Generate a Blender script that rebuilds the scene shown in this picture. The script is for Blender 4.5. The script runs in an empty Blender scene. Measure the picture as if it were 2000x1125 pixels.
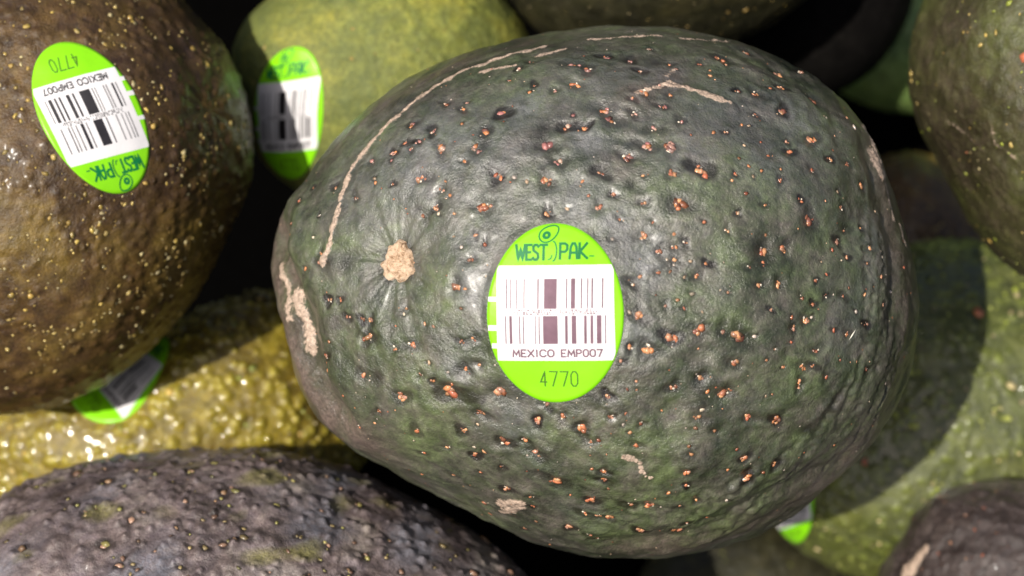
import bpy, math, random
import numpy as np
from mathutils import Vector, Matrix
from mathutils.bvhtree import BVHTree

# ------------------------------------------------------------------ camera, sky, sun, exposure
SC = bpy.context.scene
COL = SC.collection
PITCH = math.radians(66)                 # the lens looks this far below the horizon
DIST = 300.0                             # mm from lens to the middle of the big avocado
MMPX = 0.0833                            # mm per photo pixel at that distance
CR = np.array([1.0, 0, 0])               # camera right / up / back in world axes
CU = np.array([0, math.sin(PITCH), math.cos(PITCH)])
CB = np.array([0, -math.cos(PITCH), math.sin(PITCH)])
HEIGHT = 150.0                           # mm, height of the big avocado's middle over the bin floor
ORIGIN = np.array([0, 0, HEIGHT])

def to_world(p):
    """(X right, Y up, Z towards lens) in mm -> world metres"""
    p = np.asarray(p, dtype=np.float64)
    return (ORIGIN + p[..., 0:1] * CR + p[..., 1:2] * CU + p[..., 2:3] * CB) * 0.001

cam_d = bpy.data.cameras.new('camera')
cam = bpy.data.objects.new('camera', cam_d); COL.objects.link(cam)
cam.matrix_world = Matrix(((CR[0], CU[0], CB[0], 0), (CR[1], CU[1], CB[1], 0), (CR[2], CU[2], CB[2], 0), (0, 0, 0, 1)))
cam.location = to_world([[0, 0, DIST]])[0]
cam_d.sensor_width = 36.0
cam_d.lens = 36.0 * DIST / (2000 * MMPX)
cam_d.clip_start = 0.005; cam_d.clip_end = 50
cam_d.dof.use_dof = True
cam_d.dof.focus_distance = (DIST - 30) * 0.001
cam_d.dof.aperture_fstop = 16.0
cam_d.dof.aperture_blades = 0
SC.camera = cam

SUN_C = np.array([-0.42, 0.06, 1.0]); SUN_C /= np.linalg.norm(SUN_C)     # towards the sun, camera axes
SUN_W = SUN_C[0] * CR + SUN_C[1] * CU + SUN_C[2] * CB
ELEV = math.asin(SUN_W[2]); AZ = math.atan2(SUN_W[0], SUN_W[1])
world = bpy.data.worlds.new('World'); SC.world = world; world.use_nodes = True
wn = world.node_tree.nodes; wl = world.node_tree.links
bg = wn['Background']
sky = wn.new('ShaderNodeTexSky'); sky.sky_type = 'NISHITA'; sky.sun_disc = False
sky.sun_elevation = ELEV; sky.sun_rotation = AZ
wl.new(sky.outputs[0], bg.inputs[0]); bg.inputs[1].default_value = 0.062
sky.dust_density = 4.0; sky.ozone_density = 0.2
sun_d = bpy.data.lights.new('sun', 'SUN'); sun_d.energy = 3.8; sun_d.angle = math.radians(0.5); sun_d.color = (1.0, 0.94, 0.85)
sun = bpy.data.objects.new('sun', sun_d); COL.objects.link(sun)
sun.rotation_euler = Vector(SUN_W).to_track_quat('Z', 'Y').to_euler()
SC.view_settings.view_transform = 'Standard'; SC.view_settings.look = 'None'
SC.view_settings.exposure = 0.42; SC.view_settings.gamma = 1.0
SC.render.engine = 'CYCLES'
SC.cycles.use_denoising = True
SC.cycles.max_bounces = 6

rng = np.random.default_rng(7)
random.seed(7)

# ------------------------------------------------------------------ small helpers
def px_scale(Z): return MMPX * (DIST - Z) / DIST
def px_to_pt(x, y, Z):
    s = px_scale(Z); return np.array([(x - 1000) * s, (562.5 - y) * s, Z])
def pt_to_px(p):
    k = DIST / (DIST - p[..., 2]) / MMPX
    return np.stack([1000 + p[..., 0] * k, 562.5 - p[..., 1] * k], -1)
EYE = np.array([0, 0, DIST])
def px_ray(x, y):
    d = px_to_pt(x, y, 0.0) - EYE; return d / np.linalg.norm(d)

def mesh_object(name, verts_w, quads, mat, parent=None, loc=None, smooth=True, tris=None):
    """verts_w world metres (n,3); quads (m,4) int; tris (k,3) int"""
    loc = np.array(parent.location) if parent is not None else (np.zeros(3) if loc is None else np.asarray(loc))
    me = bpy.data.meshes.new(name)
    v = (verts_w - loc).astype(np.float32)
    me.vertices.add(len(v)); me.vertices.foreach_set('co', v.ravel())
    parts = []; starts = []; n = 0
    if quads is not None and len(quads):
        q = np.asarray(quads, dtype=np.int32); parts.append(q.ravel()); starts.append(np.arange(len(q)) * 4); n += len(q) * 4
    if tris is not None and len(tris):
        t = np.asarray(tris, dtype=np.int32); parts.append(t.ravel()); starts.append(n + np.arange(len(t)) * 3)
    li = np.concatenate(parts).astype(np.int32); st = np.concatenate(starts).astype(np.int32)
    me.loops.add(len(li)); me.loops.foreach_set('vertex_index', li)
    me.polygons.add(len(st)); me.polygons.foreach_set('loop_start', st)
    me.update(calc_edges=True)
    if smooth: me.polygons.foreach_set('use_smooth', np.ones(len(st), dtype=bool))
    me.materials.append(mat)
    o = bpy.data.objects.new(name, me); COL.objects.link(o)
    if parent is not None:
        o.parent = parent
    else:
        o.location = loc
    return o

def point_colors(o, name, arr):
    a = o.data.attributes.new(name, 'FLOAT_COLOR', 'POINT')
    c = np.ones((len(arr), 4), dtype=np.float32); c[:, :arr.shape[1]] = arr
    a.data.foreach_set('color', c.ravel())

def waves(P, wavelength, n=14, seed=0):
    """smooth noise: a sum of random plane waves, about -1..1"""
    r = np.random.default_rng(seed); out = np.zeros(len(P), dtype=np.float32)
    for _ in range(n):
        d = r.normal(size=3); d /= np.linalg.norm(d)
        k = 2 * math.pi / (wavelength * r.uniform(0.7, 1.4))
        out += np.sin((P @ (d * k).astype(np.float32)) + r.uniform(0, 6.28)).astype(np.float32)
    return out / math.sqrt(n) * 0.9

def outline_radius(c, pts, Z):
    s = px_scale(Z); p = np.array(pts, float)
    dx = (p[:, 0] - c[0]) * s; dy = -(p[:, 1] - c[1]) * s
    ang = np.mod(np.arctan2(dy, dx), 2 * math.pi); r = np.hypot(dx, dy)
    o = np.argsort(ang); ang = ang[o]; r = r[o]
    t = np.linspace(0, 2 * math.pi, 720, endpoint=False)
    R = np.interp(t, np.concatenate([ang[-3:] - 2 * math.pi, ang, ang[:3] + 2 * math.pi]), np.concatenate([r[-3:], r, r[:3]]))
    F = np.fft.rfft(R); k = np.arange(len(F)); F *= np.exp(-(k / 13.0) ** 2)
    R = np.fft.irfft(F, 720)
    return R * np.sqrt(1 - (R / (DIST - Z)) ** 2)

def sphere_grid(N):
    a = np.linspace(-1, 1, N + 1); A, B = np.meshgrid(a, a, indexing='ij')
    with np.errstate(divide='ignore', invalid='ignore'):
        m = np.abs(A) > np.abs(B)
        r = np.where(m, A, B); q = np.where(m, B / np.where(A == 0, 1, A), A / np.where(B == 0, 1, B))
    ph = np.where(m, math.pi / 4 * q, math.pi / 2 - math.pi / 4 * q)
    x = r * np.cos(ph); y = r * np.sin(ph)
    rho = np.clip(np.hypot(x, y), 0, 1); phi = np.arctan2(y, x)
    g = np.clip(0.80 * rho + 0.20 * rho ** 8, 0, 1)
    th = 2 * np.arcsin(g)
    i = np.arange(N * (N + 1)).reshape(N, N + 1)[:, :N]
    q = np.stack([i, i + N + 1, i + N + 2, i + 1], -1).reshape(-1, 4)
    return th.ravel(), phi.ravel(), q

class Shape:
    def __init__(s, c, pts, Z, depth, lump=0.8, lump_len=30.0, seed=0):
        s.C = px_to_pt(c[0], c[1], Z); s.R = outline_radius(c, pts, Z); s.depth = depth; s.lump = lump; s.ll = lump_len; s.seed = seed
    def surf(s, th, phi):
        t = np.mod(phi, 2 * math.pi) / (2 * math.pi) * 720
        R = np.interp(t, np.arange(721), np.append(s.R, s.R[0]))
        d = np.stack([np.sin(th) * np.cos(phi), np.sin(th) * np.sin(phi), np.cos(th)], -1)
        mean = s.R.mean(); w = np.sin(th) ** 2                      # far from the rim the outline's corners soften
        L = mean * (1 - w) + R * w if False else R
        p = np.stack([d[:, 0] * L, d[:, 1] * L, d[:, 2] * s.depth], -1)
        n = waves((p).astype(np.float32), s.ll, 12, s.seed) * s.lump * np.clip(np.cos(th), 0, 1) ** 0.7
        return (s.C + p + d * n[:, None]).astype(np.float32)
    def bvh(s):
        th, ph, q = sphere_grid(240); P = s.surf(th, ph)
        return BVHTree.FromPolygons([tuple(map(float, v)) for v in P], [tuple(map(int, f)) for f in q])

def grid_normals(P, N):
    G = P.reshape(N + 1, N + 1, 3); gu = np.gradient(G, axis=0); gv = np.gradient(G, axis=1)
    n = np.cross(gu, gv).reshape(-1, 3); l = np.linalg.norm(n, axis=1, keepdims=True); l[l == 0] = 1
    return (n / l).astype(np.float32)

# ------------------------------------------------------------------ materials
class NT:
    def __init__(s, name):
        s.m = bpy.data.materials.new(name); s.m.use_nodes = True
        s.n = s.m.node_tree.nodes; s.l = s.m.node_tree.links; s.b = s.n['Principled BSDF']
        s.tc = s.n.new('ShaderNodeTexCoord')
    def noise(s, scale, detail=5, rough=0.6, dist=0.0, stretch=None):
        t = s.n.new('ShaderNodeTexNoise'); t.inputs['Scale'].default_value = scale; t.inputs['Detail'].default_value = detail
        t.inputs['Roughness'].default_value = rough; t.inputs['Distortion'].default_value = dist
        v = s.tc.outputs['Object']
        if stretch:
            mp = s.n.new('ShaderNodeMapping'); mp.inputs['Scale'].default_value = stretch; s.l.new(v, mp.inputs[0]); v = mp.outputs[0]
        s.l.new(v, t.inputs['Vector']); return t.outputs['Fac']
    def ramp(s, f, stops):
        r = s.n.new('ShaderNodeValToRGB'); s.l.new(f, r.inputs[0]); e = r.color_ramp.elements
        while len(e) < len(stops): e.new(0.5)
        for k, (p, c) in enumerate(stops): e[k].position = p; e[k].color = (*c, 1) if len(c) == 3 else c
        return r.outputs[0]
    def mix(s, f, a, b, mode='MIX'):
        m = s.n.new('ShaderNodeMix'); m.data_type = 'RGBA'; m.blend_type = mode
        for sock, v in ((m.inputs[0], f), (m.inputs[6], a), (m.inputs[7], b)):
            if hasattr(v, 'is_linked'): s.l.new(v, sock)
            elif isinstance(v, (int, float)): sock.default_value = v
            else: sock.default_value = (*v, 1)
        return m.outputs[2]
    def math(s, op, a, b=0.0, clamp=False):
        m = s.n.new('ShaderNodeMath'); m.operation = op; m.use_clamp = clamp
        for sock, v in ((m.inputs[0], a), (m.inputs[1], b)):
            if hasattr(v, 'is_linked'): s.l.new(v, sock)
            else: sock.default_value = v
        return m.outputs[0]
    def attr(s, name):
        a = s.n.new('ShaderNodeAttribute'); a.attribute_name = name
        sp = s.n.new('ShaderNodeSeparateColor'); s.l.new(a.outputs['Color'], sp.inputs[0]); return sp.outputs, a.outputs['Color']
    def bump(s, h, dist, strength=1.0, prev=None):
        b = s.n.new('ShaderNodeBump'); b.inputs['Distance'].default_value = dist; b.inputs['Strength'].default_value = strength
        s.l.new(h, b.inputs['Height'])
        if prev: s.l.new(prev, b.inputs['Normal'])
        return b.outputs[0]

def skin_material(name, dark, mid, light, patch=90, rough=(0.35, 0.6), spec=0.5, fine=0.00012, tint=(0.05, 0.035, 0.03), tint_amt=0.5,
                  mark_cork=(0.44, 0.32, 0.235), mark_dark=(0.012, 0.008, 0.006), bloom=(0.15, 0.16, 0.17), bark=(0.165, 0.120, 0.098), coat=0.12, coat_rough=0.16, speckle=0.0, mottle=0.8):
    t = NT(name)
    n1 = t.noise(patch, 6, 0.65, 0.4); n2 = t.noise(patch * 3.3, 6, 0.7, 0.2); n3 = t.noise(2600, 3, 0.6); n4 = t.noise(700, 6, 0.7)
    col = t.ramp(n1, [(0.36, dark), (0.5, mid), (0.65, light)])
    col = t.mix(t.math('MULTIPLY', t.ramp(n2, [(0.42, (0, 0, 0)), (0.68, (1, 1, 1))]), tint_amt), col, tint)
    col = t.mix(t.ramp(n4, [(0.35, (0.0,) * 3), (0.75, (0.55,) * 3)]), col, t.mix(0.5, col, light))
    n6 = t.noise(patch * 6, 8, 0.75, 0.8)
    col = t.mix(mottle, col, t.ramp(n6, [(0.30, (0.30,) * 3), (0.5, (0.95,) * 3), (0.68, (1.7,) * 3)]), 'MULTIPLY')
    if speckle:
        col = t.mix(t.math('MULTIPLY', t.ramp(n3, [(0.55, (0,) * 3), (0.72, (1,) * 3)]), speckle), col, light)
    mk, _ = t.attr('marks')
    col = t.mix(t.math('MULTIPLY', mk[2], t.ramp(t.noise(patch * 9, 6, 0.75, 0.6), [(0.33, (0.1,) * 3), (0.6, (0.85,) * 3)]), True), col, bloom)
    col = t.mix(t.math('MULTIPLY', mk[1], t.ramp(n4, [(0.25, (0.7,) * 3), (0.6, (1.0,) * 3)]), True), col, mark_dark)
    m2, _ = t.attr('more_marks'); n5 = t.noise(1500, 4, 0.7, 0.6)
    bk = t.math('MULTIPLY', m2[0], t.ramp(n2, [(0.3, (0.45,) * 3), (0.6, (1.0,) * 3)]), True)
    col = t.mix(bk, col, t.mix(t.ramp(n5, [(0.35, (0,) * 3), (0.7, (1,) * 3)]), tuple(c * 0.5 for c in bark), tuple(c * 1.35 for c in bark)))
    edge = t.math('ADD', mk[0], t.math('MULTIPLY', t.math('SUBTRACT', n4, 0.5), 1.1))
    edge = t.math('ADD', edge, t.math('MULTIPLY', t.math('SUBTRACT', n5, 0.5), 0.75))
    ck = t.ramp(edge, [(0.36, (0,) * 3), (0.62, (1,) * 3)])
    ckc = t.mix(t.ramp(n5, [(0.3, (0,) * 3), (0.7, (1,) * 3)]), tuple(c * 0.5 for c in mark_cork), tuple(min(1, c * 1.5 + 0.05) for c in mark_cork))
    col = t.mix(ck, col, ckc)
    t.l.new(col, t.b.inputs['Base Color'])
    r = t.math('ADD', t.math('MULTIPLY', n2, rough[1] - rough[0]), rough[0])
    r = t.math('ADD', r, t.math('MULTIPLY', ck, 0.25))
    t.l.new(r, t.b.inputs['Roughness'])
    t.b.inputs['Specular IOR Level'].default_value = spec
    t.b.inputs['Coat Weight'].default_value = coat; t.b.inputs['Coat Roughness'].default_value = coat_rough
    h = t.bump(n4, fine * 5, 0.35); h = t.bump(n3, fine * 1.8, 0.7, h)
    t.l.new(h, t.b.inputs['Normal'])
    return t.m

def flat_material(name, color, rough=0.4, spec=0.5, vary=0.06, bump=0.0):
    t = NT(name)
    n = t.noise(400, 5, 0.6)
    d = tuple(c * (1 - vary * 3) for c in color)
    t.l.new(t.ramp(n, [(0.3, d), (0.65, color)]), t.b.inputs['Base Color'])
    t.b.inputs['Roughness'].default_value = rough; t.b.inputs['Specular IOR Level'].default_value = spec
    if bump: t.l.new(t.bump(t.noise(350, 4, 0.6), bump), t.b.inputs['Normal'])
    return t.m

def grain_material(name, rough=0.3):
    t = NT(name)
    _, c = t.attr('tone'); n = t.noise(2200, 4, 0.7)
    t.l.new(t.mix(t.ramp(n, [(0.4, (0,) * 3), (0.65, (0.5,) * 3)]), c, t.mix(0.5, c, (0.10, 0.05, 0.03))), t.b.inputs['Base Color'])
    t.b.inputs['Roughness'].default_value = rough; t.b.inputs['Coat Weight'].default_value = 0.6; t.b.inputs['Coat Roughness'].default_value = 0.12
    t.l.new(t.bump(n, 0.0002, 0.7), t.b.inputs['Normal'])
    return t.m

GREEN = flat_material('sticker green film', (0.25, 0.72, 0.008), 0.34, 0.45, 0.02, 0.00006)
WHITE = flat_material('sticker white print', (0.78, 0.76, 0.77), 0.45, 0.3, 0.02, 0.00006)
INK = flat_material('purple grey ink', (0.21, 0.12, 0.155), 0.6, 0.25, 0.10)
INKBLACK = flat_material('black ink', (0.025, 0.022, 0.026), 0.4, 0.5, 0.12)
GREENINK = flat_material('dark green ink', (0.004, 0.19, 0.05), 0.4, 0.4, 0.1)
CODEINK = flat_material('olive ink', (0.08, 0.20, 0.02), 0.4, 0.4, 0.1)
GRAIN = grain_material('corky lenticel', 0.32)
STEM = None

# ------------------------------------------------------------------ sticker print
U = 22.2 / 712.0                                       # mm per design unit
SA, SB = 356.0, 467.0
FONT = {
 'W': [[(0, 0), (.25, 1), (.5, .25), (.75, 1), (1, 0)]], 'E': [[(1, 0), (0, 0), (0, 1), (1, 1)], [(0, .5), (.75, .5)]],
 'S': [[(.95, .12), (.7, 0), (.3, 0), (.05, .15), (.1, .38), (.85, .6), (.95, .85), (.7, 1), (.25, 1), (.02, .88)]],
 'T': [[(0, 0), (1, 0)], [(.5, 0), (.5, 1)]], 'P': [[(0, 1), (0, 0), (.65, 0), (.95, .12), (.95, .42), (.65, .55), (0, .55)]],
 'A': [[(0, 1), (.12, .25), (.35, 0), (.65, 0), (.88, .25), (1, 1)], [(.06, .62), (.94, .62)]],
 'K': [[(0, 0), (0, 1)], [(.95, 0), (.08, .55), (1, 1)]], 'M': [[(0, 1), (.08, 0), (.5, .75), (.92, 0), (1, 1)]],
 'X': [[(0, 0), (1, 1)], [(1, 0), (0, 1)]], 'I': [[(.5, 0), (.5, 1)]],
 'C': [[(1, .18), (.75, 0), (.3, 0), (0, .25), (0, .75), (.3, 1), (.75, 1), (1, .82)]],
 'O': [[(.3, 0), (.7, 0), (1, .25), (1, .75), (.7, 1), (.3, 1), (0, .75), (0, .25), (.3, 0)]],
 '0': [[(.3, 0), (.7, 0), (1, .2), (1, .8), (.7, 1), (.3, 1), (0, .8), (0, .2), (.3, 0)]],
 '4': [[(.72, 1), (.72, 0), (0, .72), (1, .72)]], '7': [[(0, 0), (1, 0), (.4, 1)]],
}
def ribbon(pts, w, step=14.0):
    """polyline -> list of mitred strip rows (left,right)"""
    p = [np.array(pts[0], float)]
    for q in pts[1:]:
        q = np.array(q, float); d = np.linalg.norm(q - p[-1]); k = max(1, int(d / step))
        a = p[-1].copy()
        for i in range(1, k + 1): p.append(a + (q - a) * i / k)
    p = np.array(p); rows = []
    for i in range(len(p)):
        a = p[max(i - 1, 0)]; b = p[min(i + 1, len(p) - 1)]
        t1 = p[i] - a if i else b - p[i]; t2 = b - p[i] if i < len(p) - 1 else p[i] - a
        t1 = t1 / (np.linalg.norm(t1) + 1e-9); t2 = t2 / (np.linalg.norm(t2) + 1e-9)
        n = np.array([-(t1 + t2)[1], (t1 + t2)[0]]); n = n / (np.linalg.norm(n) + 1e-9)
        k = 1 / max(0.55, float(n @ np.array([-t1[1], t1[0]])))
        e = np.zeros(2)
        if i == 0: e = -t1 * w * 0.4
        if i == len(p) - 1: e = t2 * w * 0.4
        rows.append((p[i] + n * w / 2 * k + e, p[i] - n * w / 2 * k + e))
    return rows

def text_ribbons(text, x0, x1, y0, y1, w, widths=None, gap=0.35):
    ws = [(widths or {}).get(ch, 1.0) if ch != ' ' else 0.6 for ch in text]
    total = sum(ws) + gap * (len(text) - 1); k = (x1 - x0) / total; x = x0; out = []
    for ch, cw in zip(text, ws):
        for st in FONT.get(ch, []):
            out.append(ribbon([(x + u * cw * k, y0 + v * (y1 - y0)) for u, v in st], w))
        x += (cw + gap) * k
    return out

class Flat:
    """quads in sticker design units, built up strip by strip"""
    def __init__(s): s.v = []; s.q = []; s.h = []; s.k = 0
    def strip(s, rows, lift=None):
        b = len(s.v); m = len(rows[0]); s.k += 1
        for r in rows:
            for p in r: s.v.append(p); s.h.append(0.0015 * (s.k % 4) if lift is None else lift)
        for i in range(len(rows) - 1):
            for j in range(m - 1):
                a = b + i * m + j; s.q.append((a, a + 1, a + m + 1, a + m))
    def rect(s, x0, x1, y0, y1, n=16.0):
        nx = max(1, int((x1 - x0) / n)); ny = max(1, int((y1 - y0) / n))
        s.strip([[(x0 + (x1 - x0) * i / nx, y0 + (y1 - y0) * j / ny) for i in range(nx + 1)] for j in range(ny + 1)])

def half_width(y, k=0.985): return SA * k * math.sqrt(max(0.0, 1 - (y / (SB * k)) ** 2))

def sticker_frame(bvh, c, Uv, Vv):
    """c photo pixel of its middle, Uv / Vv where its right / bottom half axes end -> frame in mm on the skin"""
    def hit(x, y):
        d = px_ray(x, y); h = bvh.ray_cast(Vector(EYE), Vector(d))
        return (np.array(h[0]), np.array(h[1])) if h[0] is not None else (None, None)
    P0, n = hit(*c)
    acc = np.zeros(3)
    for du in np.linspace(-.5, .5, 5):
        for dv in np.linspace(-.5, .5, 5):
            p, m = hit(c[0] + Uv[0] * du + Vv[0] * dv, c[1] + Uv[1] * du + Vv[1] * dv)
            if p is not None: acc += m if m @ (EYE - p) > 0 else -m
    n = acc / np.linalg.norm(acc)
    def on_plane(x, y):
        p, _ = hit(x, y)
        if p is None:
            d = px_ray(x, y); p = EYE + d * ((P0 - EYE) @ n) / (d @ n)
        return p - n * ((p - P0) @ n)
    T1 = (on_plane(c[0] + Uv[0], c[1] + Uv[1]) - on_plane(c[0] - Uv[0], c[1] - Uv[1])) / 2
    T2 = (on_plane(c[0] + Vv[0], c[1] + Vv[1]) - on_plane(c[0] - Vv[0], c[1] - Vv[1])) / 2
    T1 = T1 * min(1.0, 11.0 / np.linalg.norm(T1)); T2 = T2 * min(1.0, 14.4 / np.linalg.norm(T2))
    print('sticker half axes mm', round(float(np.linalg.norm(T1)), 1), round(float(np.linalg.norm(T2)), 1))
    return P0, n, T1, T2

def make_sticker(parent, bvh, frame, ink=INK, lift=0.10, label=None, wrinkle=0.05):
    P0, n, T1, T2 = frame
    def place(v, h):
        wv = np.array(v, np.float32) * U; wv = waves(np.stack([wv[:, 0], wv[:, 1], 0 * wv[:, 0] + P0[0]], 1), 7.0, 10, 77) * wrinkle
        h = np.array(h) + np.where(np.array(h) > 0, np.clip(wv + wrinkle, 0, 9), 0)
        out = np.zeros((len(v), 3))
        for i, (x, y) in enumerate(v):
            p = P0 + T1 * x / SA + T2 * y / SB
            r = bvh.ray_cast(Vector(p + n * 25), Vector(-n))
            if r[0] is None: q, m = p - n * 12, n
            else:
                q = np.array(r[0]); m = np.array(r[1]); m = m if m @ n > 0 else -m
            out[i] = q + m * h[i]
        return out
    # the film: rings, the last one dropping to the skin
    v = [(0, 0)]; h = [lift]; S = 96; RN = 22
    for k in range(1, RN + 1):
        for j in range(S):
            a = 2 * math.pi * j / S; wob = 1 + 0.006 * math.sin(3 * a + 1) * (k / RN)
            v.append((SA * k / RN * math.cos(a) * wob, SB * k / RN * math.sin(a) * wob)); h.append(lift)
    for j in range(S): x, y = v[1 + (RN - 1) * S + j]; v.append((x * 1.004, y * 1.004)); h.append(-0.05)
    tris = [(0, 1 + j, 1 + (j + 1) % S) for j in range(S)]
    q = [(1 + (k - 1) * S + j, 1 + k * S + j, 1 + k * S + (j + 1) % S, 1 + (k - 1) * S + (j + 1) % S) for k in range(1, RN + 1) for j in range(S)]
    film = mesh_object('sticker', to_world(place(v, h)), q, GREEN, parent, tris=tris)
    def sub(name, f, mat, up):
        o = mesh_object(name, to_world(place(f.v, [lift + up + x for x in f.h])), f.q, mat, parent)
        o.parent = film; o.location = Vector((0, 0, 0)); return o
    pn = Flat(); ys = np.linspace(-255, 238, 34); rows = []
    for y in ys:
        hw = half_width(y); a, b = max(-302, -hw), min(310 + 6 * (y / 238), hw)
        rows.append([(a + (b - a) * i / 40, y) for i in range(41)])
    pn.strip(rows, 0.0)
    for yc, hh in ((-84, 12), (66, 14), (160, 13)):
        pn.strip([[(-half_width(yc, .99) + (half_width(yc, .99) - 302) * i / 4, yc + dy) for i in range(5)] for dy in (-hh, hh)], 0.0)
    sub('print_panel', pn, WHITE, 0.03)
    bars = Flat(); ox, oy = 489, 580
    for x, w in ((240, 6), (262, 5), (293, 5), (333, 6), (406, 8), (470, 66), (554, 7), (587, 22), (630, 7), (662, 6), (685, 8), (738, 7)):
        bars.rect(x - w / 2 - ox, x + w / 2 - ox, 393 - oy, 546 - oy)
    for x, w in ((235, 6), (262, 14), (309, 6), (329, 6), (392, 5), (412, 6), (470, 76), (553, 14), (592, 24), (651, 14), (684, 14), (721, 24), (754, 6)):
        bars.rect(x - w / 2 - ox, x + w / 2 - ox, 582 - oy, 728 - oy)
    rr = random.Random(3)
    for r in range(3):
        x = 272 + (r % 2) * 6
        while x < 708:
            w = rr.choice((5, 6, 11))
            if rr.random() < 0.85: bars.rect(x - ox, x + w - ox, 550 + r * 9.5 - oy, 557.5 + r * 9.5 - oy)
            x += w + rr.choice((5, 6, 9, 14))
    sub('barcode', bars, ink, 0.06)
    tx = Flat()
    for r in text_ribbons('MEXICO EMP007', 270 - ox, 735 - ox, 760 - oy, 796 - oy, 8.5, {'I': .35, 'M': 1.1, '0': .8, '7': .8, 'E': .75, 'P': .8}): tx.strip(r)
    sub('origin_lettering', tx, ink, 0.06)
    nm = Flat()
    for r in text_ribbons('WEST', 286 - ox, 448 - ox, 222 - oy, 296 - oy, 13, {'W': 1.25, 'E': .7, 'S': .8, 'T': .95}, .22): nm.strip(r)
    for r in text_ribbons('PAK', 516 - ox, 656 - ox, 216 - oy, 292 - oy, 13, {'P': .9, 'A': .9, 'K': .95}, .28): nm.strip(r)
    arc = [(478 + 20 * math.sin(a) - ox, 254 - 50 * math.cos(a) - oy) for a in np.linspace(0.1, 3.0, 12)]
    nm.strip(ribbon(arc, 7)); nm.strip(ribbon([(456 - ox, 296 - oy), (468 - ox, 292 - oy), (474 - ox, 276 - oy)], 6))
    nm.strip(ribbon([(668 - ox, 281 - oy), (690 - ox, 281 - oy)], 6))
    ln = np.array([0.83, -0.56]); lm = np.array([0.56, 0.83]); lc = np.array([450 - ox, 168 - oy])
    drop = []
    for a in np.linspace(0, 2 * math.pi, 34):
        k = math.cos(a); rr_ = 36 * (1 - 0.18 * k)
        drop.append(lc + ln * (k * 56 + 8) + lm * math.sin(a) * rr_)
    nm.strip(ribbon(drop, 7.5))
    ring = [lc - ln * 8 + ln * math.cos(a) * 23 + lm * math.sin(a) * 20 for a in np.linspace(0, 2 * math.pi, 22)]
    nm.strip([ring, [lc - ln * 8 + (p - lc + ln * 8) * 0.30 for p in ring]])
    sub('brand_lettering', nm, GREENINK, 0.06)
    cd = Flat()
    for r in text_ribbons('4770', 410 - ox, 605 - ox, 876 - oy, 955 - oy, 7.5, {'4': .75, '7': .95, '0': .8}, .38): cd.strip(r)
    sub('code_lettering', cd, CODEINK, 0.06)
    if label: film['label'] = label
    return film

# ------------------------------------------------------------------ avocado builder
def ico():
    import bmesh
    bm = bmesh.new(); bmesh.ops.create_icosphere(bm, subdivisions=1, radius=1)
    v = np.array([tuple(x.co) for x in bm.verts]); f = np.array([[x.index for x in p.verts] for p in bm.faces]); bm.free(); return v, f
ICO_V, ICO_F = ico()

class Grains:
    def __init__(s): s.v = []; s.f = []; s.c = []; s.n = 0
    def add(s, p, n, r, tone, elong=1.0, ang=0.0, flat=0.55):
        t = np.cross(n, [0.31, 0.9, 0.2]); t /= np.linalg.norm(t); b = np.cross(n, t)
        ca, sa = math.cos(ang), math.sin(ang); t, b = t * ca + b * sa, b * ca - t * sa
        k = 1 + rng.normal(0, 0.22, (len(ICO_V), 1)); w = ICO_V * k
        s.v.append(p + r * (w[:, :1] * t * elong + w[:, 1:2] * b + w[:, 2:] * n * flat)); s.f.append(ICO_F + s.n); s.n += len(ICO_V)
        s.c.append(np.tile(tone, (len(ICO_V), 1)))
    def build(s, parent):
        if not s.v: return None
        o = mesh_object('lenticels', to_world(np.concatenate(s.v)), None, GRAIN, parent, tris=np.concatenate(s.f))
        point_colors(o, 'tone', np.concatenate(s.c)); o['kind'] = 'stuff'; return o

def smooth(d, r): return np.exp(-(d / r) ** 2)

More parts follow.
